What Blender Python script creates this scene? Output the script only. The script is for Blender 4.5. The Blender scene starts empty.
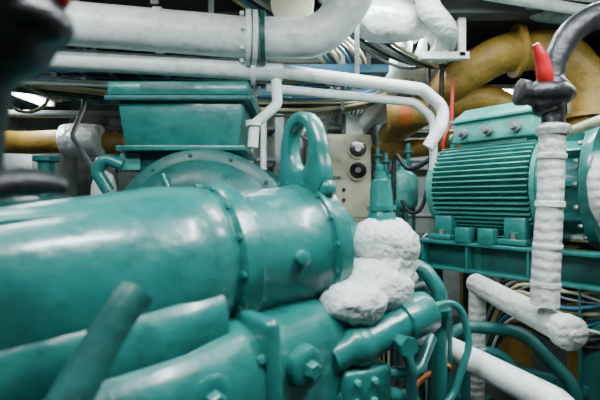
import bpy,bmesh,math,random
from mathutils import Vector as V, Matrix
random.seed(4)
PI=math.pi
# ---------------------------------------------------------------- materials
def mat(name,col,rough=.4,metal=0.,var=.15,scale=6.,bump=.05,bscale=60.,coat=0.,dirt=None,dirtamt=.0,wave=0.,wscale=30.,wdir='Z',speck=None):
    m=bpy.data.materials.new(name); m.use_nodes=True
    nt=m.node_tree; N=nt.nodes; L=nt.links
    p=N['Principled BSDF']
    p.inputs['Metallic'].default_value=metal
    p.inputs['Coat Weight'].default_value=coat; p.inputs['Coat Roughness'].default_value=.14
    tc=N.new('ShaderNodeTexCoord')
    n1=N.new('ShaderNodeTexNoise'); n1.inputs['Scale'].default_value=scale; n1.inputs['Detail'].default_value=6
    L.new(tc.outputs['Object'],n1.inputs['Vector'])
    mr=N.new('ShaderNodeMapRange'); L.new(n1.outputs['Fac'],mr.inputs[0]); mr.inputs[1].default_value=.3; mr.inputs[2].default_value=.7
    mr.inputs[3].default_value=rough*.8; mr.inputs[4].default_value=min(1,rough*1.35); L.new(mr.outputs[0],p.inputs['Roughness'])
    r=N.new('ShaderNodeValToRGB'); L.new(n1.outputs['Fac'],r.inputs['Fac'])
    c=V(col)
    r.color_ramp.elements[0].position=.3; r.color_ramp.elements[1].position=.7
    r.color_ramp.elements[0].color=(*(c*(1-var)),1); r.color_ramp.elements[1].color=(*[min(1,x*(1+var*.6)) for x in col],1)
    out=r.outputs['Color']
    def layer(out,sc,a,bb,colr,amt):
        n3=N.new('ShaderNodeTexNoise'); n3.inputs['Scale'].default_value=sc; n3.inputs['Detail'].default_value=9; n3.inputs['Roughness'].default_value=.7
        L.new(tc.outputs['Object'],n3.inputs['Vector'])
        r3=N.new('ShaderNodeValToRGB'); L.new(n3.outputs['Fac'],r3.inputs['Fac'])
        r3.color_ramp.elements[0].position=a; r3.color_ramp.elements[1].position=bb
        r3.color_ramp.elements[0].color=(0,0,0,1); r3.color_ramp.elements[1].color=(amt,)*3+(1,)
        mx=N.new('ShaderNodeMix'); mx.data_type='RGBA'
        L.new(r3.outputs['Color'],mx.inputs['Factor']); L.new(out,mx.inputs[6]); mx.inputs[7].default_value=(*colr,1)
        return mx.outputs[2]
    if dirt: out=layer(out,scale*2.3,.50,.70,dirt,dirtamt)
    if speck: out=layer(out,38,.66,.70,speck,.7)
    L.new(out,p.inputs['Base Color'])
    n2=N.new('ShaderNodeTexNoise'); n2.inputs['Scale'].default_value=bscale; n2.inputs['Detail'].default_value=3
    L.new(tc.outputs['Object'],n2.inputs['Vector'])
    h=n2.outputs['Fac']
    if wave>0:
        w=N.new('ShaderNodeTexWave'); w.bands_direction=wdir; w.inputs['Scale'].default_value=wscale
        w.inputs['Distortion'].default_value=3; w.inputs['Detail'].default_value=1
        L.new(tc.outputs['Object'],w.inputs['Vector'])
        ad=N.new('ShaderNodeMath'); ad.operation='MULTIPLY_ADD'; L.new(w.outputs['Fac'],ad.inputs[0]); ad.inputs[1].default_value=wave; L.new(h,ad.inputs[2])
        h=ad.outputs[0]
    b=N.new('ShaderNodeBump'); b.inputs['Strength'].default_value=bump; b.inputs['Distance'].default_value=.02
    L.new(h,b.inputs['Height']); L.new(b.outputs['Normal'],p.inputs['Normal'])
    return m
TEAL=mat('teal_paint',(.012,.155,.138),.29,var=.2,bump=.2,bscale=18,coat=.4,dirt=(.005,.055,.05),dirtamt=.55,speck=(.005,.05,.045))
TEALD=mat('teal_paint_dull',(.009,.10,.09),.42,var=.25,bump=.1,dirt=(.008,.022,.022),dirtamt=.7,speck=(.01,.02,.02))
TEALL=mat('teal_paint_light',(.055,.30,.255),.40,var=.12,bump=.08,coat=.1,dirt=(.015,.09,.08),dirtamt=.55,speck=(.02,.07,.06))
WHITE=mat('white_pipe_paint',(.78,.82,.81),.37,var=.1,bump=.2,bscale=26,coat=.2,dirt=(.33,.34,.30),dirtamt=.6,speck=(.33,.31,.24))
WRAP=mat('white_lagging_cloth',(.58,.60,.57),.65,var=.16,bump=.5,bscale=40,wave=.25,wscale=8,dirt=(.22,.21,.17),dirtamt=.65,speck=(.22,.20,.15))
LUMP=mat('white_lagging_lumpy',(.68,.72,.70),.5,var=.18,bump=1.,bscale=28,dirt=(.17,.27,.25),dirtamt=.65,speck=(.06,.26,.24))
FOIL=mat('foil_insulation',(.88,.90,.90),.3,metal=.3,var=.2,bump=1.,bscale=16)
OCHRE=mat('ochre_pipe',(.33,.19,.03),.5,var=.3,bump=.3,bscale=30,coat=.05,dirt=(.10,.06,.018),dirtamt=.8,speck=(.06,.04,.02))
ORANGE=mat('orange_band',(.5,.12,.02),.4)
CREAM=mat('cream_paint',(.62,.60,.42),.5,var=.1,dirt=(.3,.28,.19),dirtamt=.4)
BLACK=mat('black_rubber',(.008,.008,.010),.40,var=.3,bump=.3,bscale=30)
RED=mat('red_handle',(.42,.008,.01),.35)
STEEL=mat('bare_steel',(.4,.4,.4),.35,metal=.9)
GREY=mat('grey_paint',(.17,.19,.19),.5,var=.25,dirt=(.05,.05,.04),dirtamt=.6)
CABLE=mat('cable_tan',(.38,.33,.18),.5,var=.3)
CABLEW=mat('cable_pale',(.5,.52,.48),.5,var=.2)
CABLEB=mat('cable_blue',(.02,.14,.24),.5)
CABLEO=mat('cable_orange',(.7,.22,.05),.5)
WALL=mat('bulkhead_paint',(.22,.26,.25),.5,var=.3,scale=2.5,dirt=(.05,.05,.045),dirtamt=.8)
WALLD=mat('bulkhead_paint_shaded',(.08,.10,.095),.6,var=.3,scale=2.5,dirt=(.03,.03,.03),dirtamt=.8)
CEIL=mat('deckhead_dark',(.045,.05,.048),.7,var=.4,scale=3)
FLOOR=mat('deck_plate',(.02,.028,.028),.4,metal=.3,var=.4,scale=5,bump=.3,bscale=40,dirt=(.01,.01,.01),dirtamt=.7)
GLASS=mat('gauge_dark_glass',(.01,.01,.012),.1,coat=1.)
def emis(name,col,s):
    m=bpy.data.materials.new(name); m.use_nodes=True
    p=m.node_tree.nodes['Principled BSDF']; p.inputs['Base Color'].default_value=(*col,1)
    p.inputs['Emission Color'].default_value=(*col,1); p.inputs['Emission Strength'].default_value=s
    return m
TUBE=emis('fluorescent_tube',(.9,1,1),20)
# ---------------------------------------------------------------- builder
def fillet(pts,rad,n=8):
    pts=[V(p) for p in pts]; out=[pts[0]]
    for i in range(1,len(pts)-1):
        a,b,c=pts[i-1],pts[i],pts[i+1]
        d1=(a-b); d2=(c-b); l1=d1.length; l2=d2.length
        d1.normalize(); d2.normalize()
        ang=d1.angle(d2)
        if PI-ang<.03: out.append(b); continue
        t=min(rad/math.tan(ang/2),l1*.49,l2*.49); r=t*math.tan(ang/2)
        bis=(d1+d2).normalized(); cen=b+bis*(r/math.sin(ang/2))
        p1=b+d1*t; p2=b+d2*t; v1=p1-cen; v2=p2-cen
        th=v1.angle(v2)
        for k in range(n+1):
            f=k/n; out.append(cen+(v1*math.sin((1-f)*th)+v2*math.sin(f*th))/math.sin(th))
    out.append(pts[-1]); return out
def catmull(pts,rs,n=6):
    P=[V(p) for p in pts]; op=[];orr=[]
    for i in range(len(P)-1):
        p0=P[max(i-1,0)];p1=P[i];p2=P[i+1];p3=P[min(i+2,len(P)-1)]
        for k in range(n):
            t=k/n
            op.append(.5*((2*p1)+(p2-p0)*t+(2*p0-5*p1+4*p2-p3)*t*t+(3*p1-p0-3*p2+p3)*t**3))
            f=t*t*(3-2*t); orr.append(rs[i]*(1-f)+rs[i+1]*f)
    op.append(P[-1]);orr.append(rs[-1]); return op,orr
class B:
    def __init__(s,name): s.name=name; s.bm=bmesh.new(); s.mats=[]; s.M=Matrix.Identity(4)
    def frame(s,o,u=(1,0,0),w=None,up=(0,0,1)):
        u=V(u).normalized(); up=V(up)
        w=up.cross(u).normalized() if w is None else V(w).normalized()
        z=u.cross(w)
        if z.dot(up)<0: z=-z
        s.M=Matrix(((u.x,w.x,z.x,o[0]),(u.y,w.y,z.y,o[1]),(u.z,w.z,z.z,o[2]),(0,0,0,1)))
    def noframe(s): s.M=Matrix.Identity(4)
    def put(s,t,m):
        if m not in s.mats: s.mats.append(m)
        i=s.mats.index(m)
        for f in t.faces: f.material_index=i
        bmesh.ops.transform(t,matrix=s.M,verts=t.verts)
        bmesh.ops.recalc_face_normals(t,faces=t.faces)
        me=bpy.data.meshes.new('tmp'); t.to_mesh(me); t.free(); s.bm.from_mesh(me); bpy.data.meshes.remove(me)
    def loft(s,rings,m,cap=True):
        t=bmesh.new(); R=[[t.verts.new(p) for p in r] for r in rings]; n=len(R[0])
        for a,b in zip(R,R[1:]):
            for i in range(n):
                j=(i+1)%n
                try: t.faces.new((a[i],a[j],b[j],b[i]))
                except ValueError: pass
        if cap:
            t.faces.new(R[0]); t.faces.new(R[-1])
        s.put(t,m)
    def path(s,P,rs,m,seg=20):
        P=[V(p) for p in P]; n=len(P); rings=[]
        T=[(P[min(i+1,n-1)]-P[max(i-1,0)]).normalized() for i in range(n)]
        a=T[0].orthogonal().normalized()
        for i in range(n):
            a=(a-T[i]*a.dot(T[i])).normalized(); b=T[i].cross(a)
            rings.append([P[i]+(a*math.cos(2*PI*k/seg)+b*math.sin(2*PI*k/seg))*rs[i] for k in range(seg)])
        s.loft(rings,m)
    def tube(s,pts,r,m,bend=.1,seg=20):
        P=fillet(pts,bend) if len(pts)>2 else [V(p) for p in pts]
        s.path(P,[r]*len(P),m,seg)
    def tubev(s,pts,rs,m,seg=20,n=6):
        P,R=catmull(pts,rs,n); s.path(P,R,m,seg)
    def soft(s,pts,r,m,seg=8): s.tubev(pts,[r]*len(pts),m,seg,8)
    def lathe(s,prof,o,ax,m,seg=40):
        ax=V(ax).normalized(); o=V(o); a=ax.orthogonal().normalized(); b=ax.cross(a)
        s.loft([[o+ax*t+(a*math.cos(2*PI*k/seg)+b*math.sin(2*PI*k/seg))*max(r,.0005) for k in range(seg)] for t,r in prof],m)
    def box(s,c,size,m,bev=.006,rot=None,seg=2):
        t=bmesh.new(); bmesh.ops.create_cube(t,size=1)
        bmesh.ops.scale(t,vec=size,verts=t.verts)
        if bev: bmesh.ops.bevel(t,geom=t.edges[:],offset=bev,segments=seg,profile=.5,affect='EDGES')
        Mx=Matrix.Translation(c)
        if rot: Mx=Mx@(Matrix.Rotation(rot[2],4,'Z')@Matrix.Rotation(rot[1],4,'Y')@Matrix.Rotation(rot[0],4,'X'))
        bmesh.ops.transform(t,matrix=Mx,verts=t.verts); s.put(t,m)
    def frust(s,c,a,b,h,m,bev=.01):
        t=bmesh.new(); vs=[]
        for (x,y),z in ((a,-h/2),(b,h/2)):
            for sx,sy in ((-1,-1),(1,-1),(1,1),(-1,1)): vs.append(t.verts.new((c[0]+sx*x/2,c[1]+sy*y/2,c[2]+z)))
        t.faces.new(vs[:4]);t.faces.new(vs[4:])
        for i in range(4): t.faces.new((vs[i],vs[(i+1)%4],vs[4+(i+1)%4],vs[4+i]))
        bmesh.ops.recalc_face_normals(t,faces=t.faces)
        bmesh.ops.bevel(t,geom=t.edges[:],offset=bev,segments=2,profile=.5,affect='EDGES'); s.put(t,m)
    def bolts(s,o,ax,R,n,br,h,m,ph=0):
        ax=V(ax).normalized(); o=V(o); a=ax.orthogonal().normalized(); b=ax.cross(a)
        for k in range(n):
            an=2*PI*(k+ph)/n; c=o+(a*math.cos(an)+b*math.sin(an))*R
            s.lathe([(0,br),(h*.8,br),(h,br*.8)],c,ax,m,6)
    def ell(s,c,r,m,ax=None):
        t=bmesh.new(); bmesh.ops.create_uvsphere(t,u_segments=28,v_segments=18,radius=1)
        bmesh.ops.scale(t,vec=r,verts=t.verts); bmesh.ops.translate(t,vec=c,verts=t.verts); s.put(t,m)
    def done(s,disp=None,parent=None):
        for e in s.bm.edges:
            if len(e.link_faces)==2: e.smooth=e.calc_face_angle(0)<math.radians(42)
        for f in s.bm.faces: f.smooth=True
        co=[v.co for v in s.bm.verts]
        c=V(((min(v.x for v in co)+max(v.x for v in co))/2,(min(v.y for v in co)+max(v.y for v in co))/2,min(v.z for v in co)))
        bmesh.ops.translate(s.bm,vec=-c,verts=s.bm.verts)
        me=bpy.data.meshes.new(s.name); s.bm.to_mesh(me); s.bm.free()
        for m in s.mats: me.materials.append(m)
        o=bpy.data.objects.new(s.name,me); o.location=c; bpy.context.collection.objects.link(o)
        if parent: o.parent=parent; o.location=c-parent.location
        if disp:
            tx=bpy.data.textures.new(s.name,'CLOUDS'); tx.noise_scale=disp[1]
            md=o.modifiers.new('d','DISPLACE'); md.texture=tx; md.strength=disp[0]; md.texture_coords='LOCAL'
        return o
R=random.uniform
# ---------------------------------------------------------------- room
X0,X1,Y0,Y1,H=-3.0,3.2,-1.2,5.2,2.95
def slab(name,c,s,m):
    b=B(name); b.box(c,s,m,0); return b
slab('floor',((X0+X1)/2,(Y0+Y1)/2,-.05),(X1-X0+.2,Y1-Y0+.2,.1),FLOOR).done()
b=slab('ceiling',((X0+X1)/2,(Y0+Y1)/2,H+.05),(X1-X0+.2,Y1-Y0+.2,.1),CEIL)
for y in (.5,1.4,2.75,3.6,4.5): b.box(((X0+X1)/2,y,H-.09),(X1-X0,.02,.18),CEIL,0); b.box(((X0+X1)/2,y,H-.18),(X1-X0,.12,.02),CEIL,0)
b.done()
b=slab('wall_back',((X0+X1)/2,Y1+.05,H/2),(X1-X0+.2,.1,H),WALL)
for x in (-2.4,-1.7,-1.,-.3,.4,1.1,1.8,2.5): b.box((x,Y1-.05,H/2),(.02,.1,H),WALL,0); b.box((x,Y1-.1,H/2),(.08,.015,H),WALL,0)
b.done()
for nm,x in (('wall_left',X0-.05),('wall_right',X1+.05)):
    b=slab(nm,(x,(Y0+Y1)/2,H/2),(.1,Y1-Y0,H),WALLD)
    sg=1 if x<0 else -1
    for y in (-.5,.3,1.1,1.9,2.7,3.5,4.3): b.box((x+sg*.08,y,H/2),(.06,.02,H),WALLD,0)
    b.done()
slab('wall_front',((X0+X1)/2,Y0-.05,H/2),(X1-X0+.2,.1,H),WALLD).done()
# ---------------------------------------------------------------- compressor (foreground)
b=B('screw_compressor')
U=V((-.77,-.635,-.045)); Wd=V((.635,-.77,0))
C=(.0,1.55,1.325); b.frame(C,U,Wd)
AX=(1,0,0); q=.905
def lz(pr,o=(0,0,0),seg=72): b.lathe([(t,r*q) for t,r in pr],o,AX,TEAL,seg)
lz([(-.16,0),(-.16,.17),(-.15,.19),(-.05,.205),(-.035,.22),(-.035,.275),(-.028,.285),(.025,.285),(.033,.277),(.033,.262),(.045,.252),(.20,.245),(.30,.248),(.325,.255),(.33,.268),(.338,.276),(.39,.276),(.398,.268),(.40,.256),(.43,.252)])
b.bolts((.03,0,0),AX,.268*q,16,.010,.008,TEAL,.3)
b.bolts((.395,0,0),AX,.262*q,14,.012,.010,TEAL,.1)
def ringpts(rx,rz,z0,n=48,sq=2.0,x=0):
    o=[]
    for k in range(n):
        a=2*PI*k/n; c,s_=math.cos(a),math.sin(a)
        o.append((x,rx*math.copysign(abs(c)**(2/sq),c),z0+rz*math.copysign(abs(s_)**(2/sq),s_)))
    return o
def eye(b,x0,x1,oy,oz,orr,iz,ir,m,bev=.008,n=48):
    def outer(sh,x):
        o=[]
        for k in range(n):
            a=2*PI*k/n; c,s_=math.cos(a),math.sin(a)
            ry=(orr[0]-sh); rz=(orr[1]-sh)
            y=ry*c*(1 if s_>0 else 1+.6*(-s_)**1.0); o.append((x,oy+y,oz+rz*s_))
        return o
    def inner(sh,x):
        return [(x,oy+(ir[0]+sh)*math.cos(2*PI*k/n),iz+(ir[1]+sh)*math.sin(2*PI*k/n)) for k in range(n)]
    Q=[outer(bev,x0),outer(bev*.3,x0+bev*.3),outer(0,x0+bev),outer(0,x1-bev),outer(bev*.3,x1-bev*.3),outer(bev,x1),inner(bev,x1),inner(bev*.3,x1-bev*.3),inner(0,x1-bev),inner(0,x0+bev),inner(bev*.3,x0+bev*.3),inner(bev,x0),outer(bev,x0)]
    b.loft(Q,m,cap=False)
eye(b,-.03,.035,.045,.335,(.112,.17),.375,(.057,.088),TEAL,.012)
b.box((.0,.045,.215),(.055,.30,.06),TEAL,.022,seg=3)
def sect(x,cy,cz,ry,rz,sq=2.3,n=56):
    return [(x,cy+p[1],cz+p[2]) for p in ringpts(ry,rz,0,n,sq)]
b.loft([sect(.41,0,0,.230,.230,2),sect(.45,0,0,.25,.236,2.1),sect(.55,.01,0,.258,.24,2.2),sect(.8,.01,-.015,.262,.228,2.3),sect(1.05,.01,-.03,.255,.215,2.3),sect(1.25,0,-.05,.25,.20,2.3),sect(1.34,0,-.05,.22,.18,2.3),sect(1.36,0,-.05,.15,.13,2.3)],TEAL)
b.box((.90,.14,.178),(.62,.05,.03),TEAL,.012,rot=(-.55,.03,0))
# long casting bulge melting into the barrel
b.loft([sect(.43,.14,-.10,.06,.05,2.2),sect(.47,.17,-.12,.10,.09,2.4),sect(.6,.185,-.13,.11,.10,2.6),sect(1.25,.175,-.15,.11,.10,2.6),sect(1.33,.16,-.15,.08,.06,2.4)],TEAL)
# lower casing
b.loft([sect(-.10,.02,-.37,.19,.17,4),sect(-.07,.03,-.37,.23,.21,4),sect(.35,.05,-.37,.27,.22,4),sect(.42,.05,-.37,.30,.23,4.5),sect(1.3,.04,-.39,.30,.24,4.5),sect(1.34,.04,-.39,.26,.22,4)],TEAL)
b.box((.385,.05,-.37),(.05,.62,.50),TEAL,.02,seg=3)
b.box((-.02,.03,-.37),(.05,.52,.46),TEAL,.02,seg=3)
for z in (-.22,-.37,-.52):
    b.lathe([(0,.014),(.016,.014),(.02,.01)],(.41,.335,z),AX,TEAL,6); b.lathe([(0,.014),(.016,.014),(.02,.01)],(.005,.27,z),AX,TEAL,6)
for t,h in ((.26,-.29),(.56,-.27),(.82,-.26),(1.1,-.28)):
    b.lathe([(0,.062),(.03,.058),(.036,.05),(.036,.03)],(t,.31,h),(0,1,0),TEAL,28)
    b.lathe([(0,.026),(.022,.026),(.028,.02)],(t,.342,h),(0,1,0),TEAL,6)
for t in (.18,):
    b.lathe([(0,.026),(.02,.024),(.024,.015)],(t,.222,-.0),(0,1,0),TEAL,20)
b.box((.60,.03,-.79),(1.3,.40,.40),TEALD,.02)
b.noframe()
b.box((-.46,1.16,.17),(1.5,.62,.34),TEALD,.02,rot=(0,0,math.atan2(.635,.77)))
b.tubev([(-.425,.62,1.06),(-.385,.68,1.17),(-.345,.75,1.275),(-.325,.79,1.315)],[.044,.036,.034,.038],TEALD)
b.tubev([(-.425,.62,1.06),(-.44,.66,1.0),(-.46,.75,.95)],[.044,.044,.04],TEALD)
b.done()
# oil cylinder + fittings right of the compressor
b=B('oil_hydraulic_cylinder')
o=V((.10,1.30,.985)); e=V((.475,1.47,1.10)); ax=(e-o)
L=ax.length
b.lathe([(0,0),(0,.05),(.06,.05),(.08,.068),(.12,.072),(.14,.064),(.15,.062),(L-.13,.062),(L-.125,.074),(L-.03,.076),(L-.01,.07),(L,.05),(L+.004,.0)],o,ax,TEAL,40)
b.lathe([(0,.024),(.05,.024),(.05,.034),(.07,.034)],(.33,1.34,1.03),(.3,-1,0),TEAL,6)
b.tube([(.05,1.42,1.02),(.22,1.36,.91),(.42,1.42,.89),(.50,1.52,.98)],.02,TEAL,.06)
b.tube([(.10,1.30,.86),(.30,1.36,.84),(.42,1.44,.78),(.42,1.5,.0)],.026,TEAL,.08)
b.tube([(.36,1.40,1.02),(.38,1.36,.92),(.38,1.36,.75),(.38,1.45,0)],.018,TEALD,.05)
b.box((.20,1.36,.885),(.18,.14,.13),TEAL,.018,rot=(0,0,.4),seg=3)
b.bolts((.21,1.288,.885),(.4,-1,0),.045,4,.011,.016,TEALL)
b.done()
# ---------------------------------------------------------------- lagged valve
b=B('lagged_stop_valve')
b.tubev([(.04,1.58,1.05),(.12,1.50,1.10),(.20,1.46,1.15),(.29,1.52,1.20),(.32,1.55,1.27),(.32,1.55,1.36),(.315,1.55,1.40)],[.085,.11,.12,.12,.125,.105,.05],LUMP,44,10)
b.ell((.32,1.54,1.325),(.135,.12,.11),LUMP)
b.ell((.185,1.38,1.15),(.12,.10,.075),LUMP)
b.ell((.28,1.48,1.175),(.14,.12,.095),LUMP)
b.ell((.39,1.56,1.20),(.06,.08,.06),LUMP)
b.tube([(.22,1.62,1.08),(.22,1.70,.9),(.22,1.70,.0)],.07,LUMP,.1)
pv=b.done(disp=(.035,.05))
b=B('bonnet_and_spindle')
b.lathe([(0,.06),(.04,.06),(.045,.054),(.06,.052),(.07,.046),(.155,.042),(.17,.038),(.19,.036),(.195,.024),(.225,.02)],(.318,1.55,1.385),(-.03,0,1),TEAL,24)
b.lathe([(0,.056),(.018,.056)],(.316,1.55,1.46),(-.03,0,1),TEAL,6)
b.box((.311,1.55,1.62),(.024,.024,.03),TEAL,.003)
b.done(parent=pv)
b=B('oil_line_pipe')
b.tube([(.40,1.78,1.22),(.53,1.72,1.21),(.585,1.68,1.12),(.58,1.66,.98),(.56,1.64,.0)],.032,TEAL,.08)
b.tube([(.50,1.56,1.08),(.64,1.60,1.10),(.68,1.60,.92),(.60,1.56,.74),(.46,1.5,.64),(.46,1.5,.0)],.014,TEAL,.12)
b.tube([(.46,1.75,1.10),(.60,1.80,1.12),(.66,1.80,1.0),(.66,1.8,.0)],.025,TEALD,.07)
b.lathe([(0,.045),(.03,.045)],(.58,1.663,1.02),(0,0,1),TEAL,24)
b.done()
# ---------------------------------------------------------------- drive motor behind
b=B('compressor_drive_motor')
ax=V((.10,1,0)).normalized(); o=V((-.56,2.10,1.23))
b.lathe([(-.03,0),(-.03,.12),(0,.14),(.0,.36),(.03,.43),(.07,.47),(.10,.49),(.11,.545),(.12,.555),(.16,.555),(.17,.545),(.175,.515),(.22,.51),(.225,.53),(.26,.53),(.265,.51),(1.0,.51),(1.0,.54),(1.05,.54),(1.06,.4),(1.06,0)],o,ax,TEALD,90)
b.bolts(o+ax*.11,-ax,.52,14,.012,.014,TEALD)
for k in range(8):
    a=2*PI*(k+.5)/8
    b.tube([o+V((math.cos(a)*.14,-.0,math.sin(a)*.14)),o+V((math.cos(a)*.44,.02,math.sin(a)*.44))],.016,TEAL)
b.box((-.50,2.6,.40),(.9,.9,.8),TEALD,.02)
b.frust((-.665,2.52,1.92),(.64,.54),(.70,.60),.25,TEAL,.012)
b.box((-.665,2.52,1.79),(.72,.60,.03),TEAL,.006)
b.box((-.67,2.52,2.06),(.80,.68,.03),TEALD,.008)
b.box((-.67,2.52,2.115),(.78,.66,.08),TEAL,.016)
b.box((-.665,2.52,1.73),(.5,.42,.14),TEALD,.01)
for x in (-.98,-.82,-.67,-.52,-.36): b.lathe([(0,.012),(.014,.012)],(x,2.20,2.06),(0,-1,0),TEAL,6)
b.box((-.73,2.195,2.115),(.30,.012,.045),TEALD,.004)
b.box((-.98,2.35,1.72),(.12,.10,.10),TEALL,.01)
b.tube([(-1.02,2.3,1.70),(-1.12,2.28,1.74),(-1.16,2.28,1.66),(-1.1,2.3,1.55)],.035,TEAL,.05)
b.done()
# ---------------------------------------------------------------- overhead white pipes
b=B('overhead_white_pipe')
b.tube([(-1.75,1.95,2.41),(-.27,2.2,2.39),(.13,2.2,2.39),(.30,2.12,2.60),(.34,2.1,2.95)],.108,WHITE,.24,32)
for t in (.0,.035): b.lathe([(0,.1),(0,.145),(.026,.145),(.026,.1)],(-.30+t,2.195+t*.17,2.39),(1,.17,0),WHITE,36)
b.lathe([(0,.1),(0,.14),(.025,.14),(.025,.1)],(-.215,2.2,2.39),(1,0.05,0),TEALD,36)
b.bolts((-.31,2.19,2.39),(-1,-.17,0),.128,8,.012,.02,WHITE)
for x in (-1.35,-.75): b.box((x,2.06,2.74),(.04,.012,.46),GREY,.002); b.lathe([(0,.109),(.0,.116),(.04,.116),(.04,.109)],(x-.02,2.02+(x+1.35)*.17,2.40),(1,.17,0),WHITE,36)
b.done()
b=B('secondary_white_pipe')
b.tube([(-1.9,2.05,2.26),(-.26,2.28,2.24),(-.10,2.3,2.24)],.055,WHITE,.1,24)
b.tube([(-1.9,2.20,2.17),(-.30,2.40,2.16)],.018,WHITE,.1,16)
b.lathe([(0,.05),(0,.082),(.025,.082),(.025,.05)],(-.28,2.28,2.24),(1,.13,0),WHITE,30)
b.tube([(-.15,2.3,2.245),(.80,2.62,2.225),(.96,2.66,2.11),(.93,2.64,1.98),(.85,2.66,1.85)],.04,WHITE,.12,20)
b.tube([(-.20,2.36,2.16),(.76,2.66,2.15),(.90,2.7,2.05),(.90,2.7,1.7)],.028,WHITE,.1,20)
b.tube([(-.14,2.30,2.24),(-.13,2.30,2.05),(-.26,2.28,1.93),(-.27,2.28,1.80)],.03,WHITE,.05,16)
b.lathe([(0,.045),(.03,.045)],(-.265,2.28,1.92),(0,0,1),WHITE,20)
for x,y in ((-1.2,2.15),(-.5,2.25),(.35,2.46)): b.box((x,y,2.6),(.03,.01,.7),GREY,.002)
b.done()
b=B('ventilation_duct_outlet')
b.lathe([(0,.085),(0,.13),(.02,.135),(.02,.12),(.3,.12),(.3,.085),(.03,.08)],(-.05,2.45,2.71),(.1,1,.15),CREAM,36)
b.box((-.02,2.6,2.88),(.1,.1,.16),CREAM,.01)
b.done()
b=B('foil_insulated_duct')
b.tubev([(.30,2.75,2.82),(.50,2.7,2.73),(.68,2.75,2.74),(.84,2.9,2.82),(.9,3.0,2.95)],[.13,.15,.15,.14,.13],FOIL,28)
b.done(disp=(.03,.08))
b=B('white_ventilation_duct')
b.tube([(.95,5.1,2.55),(1.05,3.6,2.60),(1.08,3.2,2.70),(1.10,3.1,2.95)],.13,WHITE,.25,32)
b.tube([(.75,5.1,2.38),(.80,3.7,2.46),(.82,3.3,2.6),(.84,3.2,2.95)],.085,WHITE,.22,28)
for p in ((1.03,3.8,2.595),(1.0,4.3,2.58)): b.lathe([(0,.13),(0,.15),(.04,.15),(.04,.13)],p,(-.05,1,-.03),GREY,32)
b.done()
b=B('lagged_overhead_elbow')
b.tube([(.80,2.55,2.95),(.82,2.58,2.74),(.98,2.66,2.62),(1.05,2.9,2.60),(1.05,3.02,2.6)],.075,WRAP,.14,26)
b.lathe([(0,.07),(0,.10),(.025,.10),(.025,.07)],(.815,2.57,2.80),(.0,.0,1),WHITE,28)
b.done()
b=B('overhead_service_pipe')
b.tube([(1.02,2.35,2.95),(1.05,2.36,2.72),(1.75,2.45,2.66),(3.1,2.5,2.66)],.032,WHITE,.08)
b.tube([(1.2,2.45,2.95),(1.22,2.46,2.80),(1.8,2.5,2.76),(3.1,2.6,2.76)],.022,WHITE,.08)
b.tube([(1.55,2.75,2.95),(1.6,2.75,2.78),(2.3,2.5,2.56),(2.7,2.5,2.5),(3.12,2.5,2.5)],.045,GREY,.1)
b.done()
b=B('pipe_support_bracket')
b.box((1.12,2.78,2.72),(.05,.05,.46),WHITE,.004)
b.box((1.0,2.78,2.50),(.34,.05,.05),WHITE,.004)
b.box((1.04,2.78,2.57),(.03,.03,.2),WHITE,.003,rot=(0,.7,0))
b.box((1.12,2.78,2.94),(.16,.16,.015),WHITE,.002)
b.done()
# ---------------------------------------------------------------- ochre pipes
b=B('ochre_cooling_pipe')
b.tube([(1.05,4.7,2.26),(1.12,3.6,2.32),(1.22,3.2,2.44),(1.50,3.0,2.60),(1.92,2.95,2.62),(2.14,2.95,2.35),(2.14,2.95,.0)],.14,OCHRE,.26,36)
b.lathe([(0,.13),(0,.19),(.03,.19),(.03,.13)],(1.60,2.99,2.61),(1,-.1,.05),OCHRE,32)
b.lathe([(0,.13),(0,.19),(.03,.19),(.03,.13)],(2.14,2.95,2.1),(0,0,1),OCHRE,32)
b.done()
b=B('ochre_branch_pipe')
b.tube([(.78,3.5,2.24),(1.15,3.42,2.26),(1.45,3.3,2.36),(1.75,3.3,2.25),(1.78,3.3,1.9),(1.78,3.3,0)],.115,OCHRE,.22,32)
b.lathe([(0,.1),(0,.122),(.10,.122),(.10,.1)],(.86,3.48,2.245),(1,-.2,.04),ORANGE,32)
b.lathe([(0,.05),(0,.15),(.03,.15),(.03,.1)],(.76,3.5,2.24),(1,-.2,.04),OCHRE,32)
b.tube([(.80,4.3,2.0),(1.25,3.9,2.02),(1.50,3.6,2.10),(1.55,3.6,0)],.09,OCHRE,.2,28)
b.box((.98,3.45,2.66),(.03,.01,.6),GREY,.002)
b.done()
b=B('ochre_header_pipe')
b.tube([(-2.80,3.55,2.02),(-2.35,3.5,2.0),(-1.95,3.5,2.02),(-1.7,3.6,2.02),(-1.6,4.2,2.02),(-1.6,4.8,2.02)],.10,OCHRE,.2,30)
b.lathe([(0,.09),(0,.14),(.12,.15),(.3,.14),(.32,.10)],(-2.05,3.5,2.02),(1,0,0),FOIL,30)
b.tube([(-2.8,3.3,2.22),(-1.3,3.4,2.22),(-1.3,3.5,.0)],.03,GREY,.08)
b.done()
b=B('lagged_standpipe')
b.lathe([(0,.09),(1.5,.09),(1.60,.085),(1.68,.06),(1.71,.02)],(-1.42,2.9,0),(0,0,1),WHITE,30)
b.tube([(-1.42,2.9,1.62),(-1.5,2.8,1.8),(-1.6,2.8,1.95),(-1.62,3.0,2.2),(-1.62,3.0,2.95)],.016,GREY,.1)
b.done()
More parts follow.
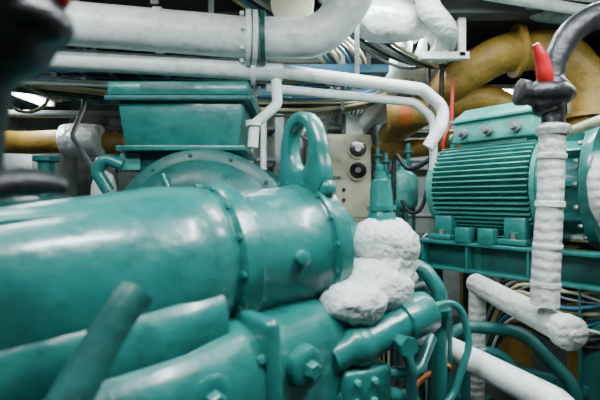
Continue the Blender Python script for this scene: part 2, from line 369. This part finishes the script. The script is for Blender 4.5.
# ---------------------------------------------------------------- right motor
b=B('electric_motor')
u=V((.643,-.766,0)); wv=V((-.766,-.643,0)); P0=V((1.075,2.85,1.58)); Lm=.64
b.frame(P0,u,wv)
b.lathe([(-.07,0),(-.07,.19),(-.06,.22),(-.03,.24),(-.03,.275),(0,.28),(.02,.275),(.02,.255),(Lm-.02,.255),(Lm-.02,.295),(Lm,.30),(Lm+.03,.30),(Lm+.03,.26)],(0,0,0),AX,TEALL,64)
for k in range(56):
    a=2*PI*k/56
    if abs(math.cos(a))<.5 and math.sin(a)>0: continue
    b.box((Lm/2,math.cos(a)*.275,math.sin(a)*.275),(Lm-.05,.07,.007),TEALL,0,rot=(a,0,0))
b.lathe([(Lm+.02,.28),(Lm+.02,.335),(Lm+.03,.345),(Lm+.06,.345),(Lm+.065,.33),(Lm+.07,.27),(Lm+.2,.25),(Lm+.22,.33),(Lm+.225,.345),(Lm+.26,.345),(Lm+.27,.34),(Lm+.275,.2),(Lm+.5,.19),(Lm+.52,.24),(Lm+.58,.24),(Lm+.58,0)],(0,0,0),AX,TEAL,72)
b.bolts((Lm+.07,0,0),AX,.31,16,.014,.02,STEEL)
b.bolts((Lm+.21,0,0),(-1,0,0),.305,16,.014,.02,STEEL)
for k in range(10):
    a=2*PI*k/10
    b.box((Lm+.14,math.cos(a)*.275,math.sin(a)*.275),(.15,.07,.014),TEAL,0,rot=(a,0,0))
tx=.36
b.box((tx,0,.26),(.40,.30,.10),TEALL,.008)
b.frust((tx,0,.36),(.50,.38),(.47,.35),.14,TEALL,.015)
b.box((tx,0,.43),(.52,.40,.02),TEALL,.006)
b.frust((tx,0,.475),(.49,.37),(.38,.26),.07,TEALL,.012)
for x in (.2,.36,.52):
    b.lathe([(0,.028),(.04,.028),(.04,.018),(.09,.018)],(x,.19,.345),(0,1,0),GREY,16)
for x in (.02,.62):
    b.box((x,0,.30),(.03,.05,.05),TEALL,.005)
    b.lathe([(-.01,.022),(-.012,.04),(.012,.04),(.01,.022),(-.01,.022)],(x,0,.345),(1,0,0),TEALL,24)
for x in (.10,.54):
    for sy in (-1,1):
        b.box((x,sy*.23,-.25),(.12,.10,.14),TEAL,.01); b.box((x,sy*.26,-.315),(.16,.14,.03),TEAL,.006)
        b.lathe([(0,.02),(.03,.02)],(x,sy*.29,-.30),(0,0,1),STEEL,6)
b.done()
b=B('motor_skid_frame')
b.frame((1.075,2.85,0),u,wv)
for sy in (-1,1):
    for z,h in ((1.235,.018),(1.075,.018)): b.box((.42,sy*.30,z),(1.20,.14,h),TEAL,.003)
    b.box((.42,sy*.27,1.155),(1.20,.014,.15),TEALD,.002)
    for x in (.0,.30,.64,.98):
        b.box((x,sy*.30,1.155),(.012,.12,.146),TEAL,.002)
    for x in (.02,.92):
        b.box((x,sy*.29,.535),(.10,.014,1.07),TEALD,.002); b.box((x-.05,sy*.29,.535),(.012,.11,1.07),TEALD,.002); b.box((x+.05,sy*.29,.535),(.012,.11,1.07),TEALD,.002)
        b.box((x,sy*.29,.01),(.2,.2,.02),TEALD,.002)
for x in (-.12,.3,.7,1.0): b.box((x,0,1.155),(.10,.56,.14),TEAL,.006)
b.box((.50,.29,.55),(.8,.05,.06),TEALD,.004)
b.box((.50,.29,.25),(.8,.05,.06),TEALD,.004)
for x in (.28,.42): b.box((x,.34,1.29),(.09,.08,.09),TEAL,.008)
b.done()
# ---------------------------------------------------------------- lagged riser + black insulated hose + red handle
b=B('lagged_riser_pipe')
b.tubev([(1.012,1.6,1.80),(1.008,1.6,1.74),(1.0,1.6,1.5),(.985,1.6,1.25),(.978,1.6,1.08)],[.052,.048,.047,.051,.052],WRAP,26)
for z,x in ((1.66,1.005),(1.47,.999),(1.30,.989),(1.15,.981)): b.lathe([(0,.048),(.004,.0535),(.022,.0535),(.026,.048)],(x,1.6,z),(.04,0,1),WRAP,26)
b.lathe([(0,.056),(.012,.064),(.03,.064),(.035,.054)],(1.012,1.6,1.76),(0,0,1),WRAP,26)
b.tube([(.99,2.25,1.03),(.99,1.9,1.02),(1.02,1.53,1.0)],.056,WRAP,.3,28)
b.lathe([(0,.056),(.01,.066),(.05,.066),(.06,.056),(.062,.02),(.075,.02),(.075,0)],(1.017,1.55,1.0),(.08,-1,-.06),WRAP,28)
b.tube([(.99,2.23,1.02),(.99,2.25,.6),(.99,2.25,0)],.045,WRAP,.08)
b.done()
b=B('black_insulated_valve_hose')
b.tubev([(1.012,1.6,1.79),(1.012,1.6,1.85),(1.0,1.6,1.88),(1.0,1.6,1.92),(1.005,1.6,1.965),(1.012,1.6,2.0),(1.03,1.6,2.08),(1.085,1.6,2.17),(1.17,1.6,2.23),(1.27,1.6,2.28),(1.36,1.6,2.45),(1.38,1.6,2.95)],[.042,.042,.065,.075,.06,.042,.044,.048,.05,.05,.05,.05],BLACK,26)
b.ell((.985,1.59,1.92),(.105,.07,.055),BLACK)
b.lathe([(0,.05),(.03,.052),(.035,.04)],(.90,1.59,1.925),(-1,0,.1),BLACK,20)
b.tubev([(.97,1.57,1.95),(.955,1.56,1.99),(.935,1.55,2.05),(.905,1.54,2.10)],[.026,.03,.024,.012],RED,14)
b.done()
b=B('black_insulated_valve_hose')
b.tubev([(-.50,.62,1.50),(-.495,.62,1.58),(-.475,.6,1.68),(-.44,.6,1.745),(-.44,.6,1.80),(-.50,.6,1.90),(-.60,.6,2.05),(-.66,.6,2.4),(-.66,.6,2.95)],[.03,.03,.04,.065,.075,.06,.05,.05,.05],BLACK,24)
b.ell((-.42,.6,1.765),(.075,.06,.045),BLACK)
b.tubev([(-.38,.6,1.79),(-.36,.6,1.80),(-.345,.59,1.815)],[.014,.014,.008],RED,12)
b.tubev([(-.50,.62,1.52),(-.47,.68,1.53),(-.44,.74,1.525)],[.03,.026,.016],BLACK,16)
b.done()
b=B('cream_conduit_pipe')
b.tube([(1.36,2.15,1.83),(1.22,1.9,1.80),(1.25,1.55,1.84),(1.7,1.5,2.1),(2.2,1.5,2.95)],.022,CREAM,.1)
b.tube([(1.14,1.5,1.66),(1.11,1.5,1.58),(1.12,1.5,1.48),(1.35,1.6,1.2),(1.4,1.7,0)],.03,WRAP,.08)
b.done()
# ---------------------------------------------------------------- lower right pipes
b=B('white_drain_pipe')
b.tube([(.42,3.6,.80),(.46,2.6,.80),(.93,1.35,.78),(.95,1.3,0)],.055,WHITE,.1,24)
b.tube([(.62,2.3,.9),(.62,2.3,0)],.03,GREY)
b.done()
b=B('teal_drain_pipe')
b.tube([(.72,2.0,0),(.72,2.0,.88),(1.08,1.95,.86),(1.24,1.8,.66),(1.24,1.8,0)],.030,TEALD,.14)
b.tube([(.85,2.05,0),(.85,2.05,.74),(1.02,1.98,.74),(1.10,1.9,.55),(1.10,1.9,0)],.022,TEAL,.12)
b.done()
b=B('orange_cable')
b.tube([(.50,1.75,0),(.42,1.70,.62),(.52,1.7,.74),(.66,1.75,.80),(.70,1.9,.6),(.7,1.95,0)],.010,CABLEO,.08,10)
b.done()
b=B('motor_cable_bundle')
for k in range(22):
    m=[BLACK,CABLE,BLACK,GREY,CABLEB,BLACK,CABLEW][k%7]
    z=R(.82,1.05); y=R(-.08,.08)
    b.soft([(1.02+R(-.05,.05),2.45+y,0),(1.08,2.40+y,z*.6),(1.16+R(-.05,.05),2.20+y,z),(1.35,2.05+y,z+R(-.08,.04)),(1.6,1.95+y,z+R(-.05,.08)),(2.1,1.95+y,z+R(-.1,.1)),(2.7,1.9+y,z*.5),(2.75,1.9,0)],R(.006,.012),m)
b.done()
b=B('machinery_control_cable')
for k in range(7):
    m=[BLACK,CABLEW,BLACK,BLACK,CABLE][k%5]; d=R(-.04,.04)
    b.soft([(.62+d,2.95,0),(.62+d,2.9,.9+d),(.66+d,2.85,1.35+R(-.1,.1)),(.76+d,2.8,1.12+R(-.08,.1)),(.88+d,2.84,1.25),(.95,2.95,1.0),(.95+d,3.0,0)],R(.007,.011),m)
for k in range(5):
    d=R(-.05,.05)
    b.soft([(.40+d,2.2,0),(.42+d,2.15,.8),(.50+d,2.1,1.02+d),(.62+d,2.05,.92+R(-.1,.1)),(.66,2.1,.6),(.66+d,2.1,0)],R(.007,.011),[BLACK,CABLEW,BLACK][k%3])
b.done()
# ---------------------------------------------------------------- small vessel with valves
b=B('oil_filter_vessel')
b.lathe([(0,.02),(.01,.08),(.05,.125),(.10,.135),(.26,.135),(.31,.115),(.34,.06),(.35,.03),(.40,.03),(.40,.045),(.43,.045),(.43,.0)],(.85,3.35,1.40),(0,0,1),TEALL,36)
for a in (0,2.1,4.2): b.tube([(.85+.1*math.cos(a),3.35+.1*math.sin(a),1.44),(.85+.12*math.cos(a),3.35+.12*math.sin(a),0)],.015,TEALD)
for x,z in ((.66,1.95),(.73,1.9),(.92,1.98)):
    b.tube([(x,3.4,1.5),(x,3.4,z)],.018,TEAL); b.lathe([(0,.012),(0,.045),(.02,.045),(.02,.012)],(x,3.4,z-.08),(0,0,1),TEALD,16)
    b.lathe([(0,.04),(.05,.02),(.1,.04)],(x,3.4,z-.25),(0,0,1),TEAL,16)
b.tube([(.66,3.4,1.52),(.92,3.4,1.52)],.03,TEAL)
b.done()
b=B('flexible_black_hose')
b.soft([(.75,3.2,1.50),(.76,3.2,1.85),(.85,3.1,1.74),(1.0,3.0,1.85),(1.08,3.08,2.2),(1.1,3.1,2.6),(1.1,3.12,2.95)],.018,BLACK,12)
b.soft([(.80,3.15,1.5),(.86,3.08,1.40),(.95,3.05,1.5),(1.02,3.08,2.0),(1.0,3.1,2.4),(1.0,3.12,2.95)],.014,BLACK,12)
b.done()
b=B('red_fire_line')
b.tube([(1.06,2.98,1.55),(1.07,2.98,1.95),(1.13,2.98,2.1),(1.14,2.98,2.40)],.014,RED,.04)
b.done()
# ---------------------------------------------------------------- gauge cabinet
b=B('gauge_control_cabinet')
b.box((.48,4.15,1.72),(.44,.40,.86),CREAM,.01)
b.box((.48,3.94,1.72),(.38,.02,.78),CREAM,.008)
for z in (2.0,1.79):
    b.lathe([(0,.10),(.03,.10),(.035,.09)],(.565,3.93,z),(0,-1,0),CREAM,28)
    b.lathe([(0,.082),(.008,.082),(.01,.06)],(.565,3.90,z),(0,-1,0),GLASS,28)
    b.lathe([(0,.03),(.02,.028)],(.565,3.895,z),(0,-1,0),STEEL,16)
b.box((.36,3.925,1.95),(.10,.012,.14),CREAM,.003); b.box((.36,3.925,1.72),(.08,.012,.03),GREY,.003)
for z in (1.6,1.5): b.lathe([(0,.02),(.02,.018)],(.43,3.93,z),(0,-1,0),BLACK,16)
b.box((.20,4.3,1.62),(.18,.3,1.1),GREY,.008)
for x in (.32,.66): b.box((x,4.15,.65),(.05,.3,1.3),GREY,.004)
b.soft([(.45,4.1,2.14),(.45,4.1,2.35),(.40,4.15,2.7),(.4,4.2,2.95)],.02,GREY)
b.done()
b=B('electrical_junction_box')
b.box((-.02,4.9,1.62),(.34,.2,.5),GREY,.01); b.box((-.02,4.79,1.62),(.28,.02,.44),CREAM,.008)
b.box((-.02,5.02,1.62),(.2,.1,.3),GREY,.004)
b.tube([(-.02,4.9,1.86),(-.02,4.9,2.4),(-.02,4.9,2.95)],.02,GREY)
b.done()
b=B('handwheel_gate_valve')
b.tube([(.02,4.6,2.95),(.02,4.6,2.4),(.22,4.4,2.25),(.22,4.45,2.0)],.06,WHITE,.1)
b.ell((.12,4.4,2.2),(.1,.1,.12),WHITE)
n=28
ring=[V((.12+.17*math.cos(2*PI*k/n),4.2,2.3+.17*math.sin(2*PI*k/n))) for k in range(n+1)]
b.path(ring,[.014]*len(ring),STEEL,10)
for k in range(3):
    a=k*PI/3+.3; b.tube([(.12+.17*math.cos(a),4.2,2.3+.17*math.sin(a)),(.12-.17*math.cos(a),4.2,2.3-.17*math.sin(a))],.012,STEEL)
b.tube([(.12,4.2,2.3),(.12,4.42,2.22)],.02,STEEL)
b.tube([(.02,4.6,2.3),(.02,4.6,0)],.05,GREY)
b.done()
b=B('structural_pillar')
b.box((.62,4.7,H/2),(.22,.16,H),WHITE,.006); b.box((-.24,4.75,H/2),(.10,.10,H),GREY,.006)
b.done()
# ---------------------------------------------------------------- cable trays & cables overhead
b=B('cable_tray')
for y,z in ((3.1,2.46),(3.9,2.50)):
    for yy in (y-.18,y+.18): b.box((-1.15,yy,z),(3.6,.015,.06),CABLEB,.002)
    for k in range(18): b.box((-2.85+k*.205,y,z-.02),(.03,.36,.01),CABLEB,0)
    for k in range(13):
        yy=y-.16+k*.027; m=[CABLE,BLACK,CABLEW,CABLEB,CABLE][k%5]
        b.soft([(-2.85,yy,z+.005),(-2.1,yy,z+R(0,.03)),(-1.5,yy+R(-.02,.02),z+.01+R(0,.04)),(-.3,yy,z+.005),(.64,yy,z+.01)],.014,m)
    for x in (-2.6,-1.5,-.3,.5): b.box((x,y-.19,(z+H)/2),(.03,.01,H-z),GREY,0)
b.done()
b=B('overhead_cable_run')
for k in range(9):
    x=.25+k*.045; m=[CABLE,CABLEB,BLACK,CABLEW][k%4]
    b.soft([(x-1.3,1.6,2.84),(x-.7,2.5,2.78),(x-.1,3.3,2.70),(x+.1,4.2,2.52),(x+.1,5.0,2.5)],.014,m)
for k in range(22):
    dy=R(-.12,.12); dz=R(-.06,.05); m=[CABLE,CABLEW,BLACK,CABLE,CABLEB,GREY][k%6]
    b.soft([(-2.9,2.35+dy,2.52+dz),(-2.2,2.65+dy,2.34+dz),(-1.5,2.95+dy,2.31+dz+R(-.03,.03)),(-.7,3.15+dy,2.28+dz),(.0,3.35+dy,2.30+dz+R(-.03,.03)),(.55,3.5+dy,2.38+dz),(.9,3.8+dy,2.62+dz),(1.0,4.3,2.9)],R(.008,.015),m)
for x,y in ((-1.8,2.82),(-.35,3.25),(.35,3.45)):
    b.box((x,y,2.24),(.03,.36,.012),GREY,0); b.box((x,y-.17,2.59),(.03,.01,.70),GREY,0); b.box((x,y+.17,2.59),(.03,.01,.70),GREY,0)
for k in range(8):
    b.soft([(.0+k*.03,2.5,2.92),(.35+k*.03,2.75,2.62+R(-.02,.02)),(.75+k*.03,2.95,2.50+R(-.03,.03)),(1.15,3.1+k*.02,2.6),(1.5,3.4,2.8)],.012,[GREY,CABLEW,BLACK,CABLE][k%4])
b.done()
b=B('hanging_yellow_hose')
n=40
pts=[V((-2.05+.16*math.cos(2*PI*k/n*2.3),3.0+.01*k/n,2.28+.12*math.sin(2*PI*k/n*2.3)+.0)) for k in range(n+1)]
b.path(pts,[.012]*len(pts),CABLE,8)
b.tube([(-2.05,3.0,2.39),(-2.05,3.0,2.95)],.01,CABLE)
b.done()
b=B('wall_equipment_cabinet')
b.box((-2.70,4.2,1.0),(.35,.7,2.0),WALL,.01); b.box((-2.72,3.83,1.80),(.3,.02,.30),WHITE,.006)
b.box((-2.72,3.83,1.4),(.3,.02,.4),TEALD,.006)
b.done()
b=B('pump_unit')
b.lathe([(0,0),(0,.16),(.03,.18),(.45,.18),(.5,.14),(.52,0)],(-2.0,2.6,1.35),(1,.3,0),TEALD,32)
b.box((-1.78,2.66,.6),(.5,.4,1.2),TEALD,.02)
b.lathe([(0,.05),(.25,.05),(.26,.08),(.29,.08)],(-1.7,2.68,1.5),(0,0,1),TEAL,20)
b.done()
b=B('wall_pipe_rack')
for k in range(7):
    x=[-1.4,-1.15,-.85,-.6,-.45,.95,1.3][k]; r=[.05,.03,.06,.025,.04,.06,.04][k]
    b.tube([(x,4.95,0),(x,4.95,H)],r,[WHITE,GREY,TEALD,CABLE,WHITE,GREY,TEALD][k])
for z in (1.3,2.0,2.4): b.tube([(-2.6,5.03-.0,z),(2.9,5.03,z)],.03,GREY)
b.done()
# ---------------------------------------------------------------- lights (real fluorescent fittings)
def fixture(x,y,z,rot,L,w,energy,name='fluorescent_light_fixture'):
    b=B(name); b.frame((x,y,z),(math.cos(rot),math.sin(rot),0))
    b.box((0,0,.035),(L,.16,.05),WHITE,.006)
    for s_ in (-1,1): b.tube([(-L/2+.04,s_*.04,-.005),(L/2-.04,s_*.04,-.005)],.014,TUBE,.1,12)
    for s_ in (-1,1): b.box((s_*(L/2-.02),0,0),(.03,.14,.05),WHITE,.004)
    b.box((0,0,(H-z+.06)/2),(.03,.03,max(H-z-.06,.02)),GREY,0)
    b.done()
    l=bpy.data.lights.new(name+'_lamp','AREA'); l.shape='RECTANGLE'; l.size=L; l.size_y=w; l.energy=energy; l.color=(.88,.99,1)
    o=bpy.data.objects.new(name+'_lamp',l); o.location=(x,y,z-.03); o.rotation_euler=(0,0,rot); bpy.context.collection.objects.link(o)
fixture(-.35,.45,2.74,.3,1.2,.08,60)
fixture(1.1,.95,2.74,-.5,1.2,.08,58)
fixture(-1.4,1.2,2.74,.0,1.2,.08,24)
fixture(1.9,2.0,2.58,.2,1.2,.08,30)
fixture(.72,2.25,2.86,.0,1.0,.08,30)
fixture(-.35,3.9,2.74,.0,1.2,.08,30)
fixture(.45,3.2,2.80,.0,1.0,.08,26)
fixture(-2.33,3.35,2.385,PI/2,.7,.10,14)
fixture(1.9,4.3,2.66,.0,1.2,.08,30)
w=bpy.data.worlds.new('world'); bpy.context.scene.world=w; w.use_nodes=True
w.node_tree.nodes['Background'].inputs[0].default_value=(.5,.6,.6,1); w.node_tree.nodes['Background'].inputs[1].default_value=.03
# ---------------------------------------------------------------- camera
cd=bpy.data.cameras.new('camera'); cd.lens=24; cd.sensor_width=36; cd.clip_start=.02
cam=bpy.data.objects.new('camera',cd); cam.location=(0,0,1.5); cam.rotation_euler=(PI/2,0,0)
bpy.context.collection.objects.link(cam); bpy.context.scene.camera=cam
cd.dof.use_dof=True; cd.dof.focus_distance=2.5; cd.dof.aperture_fstop=1.7
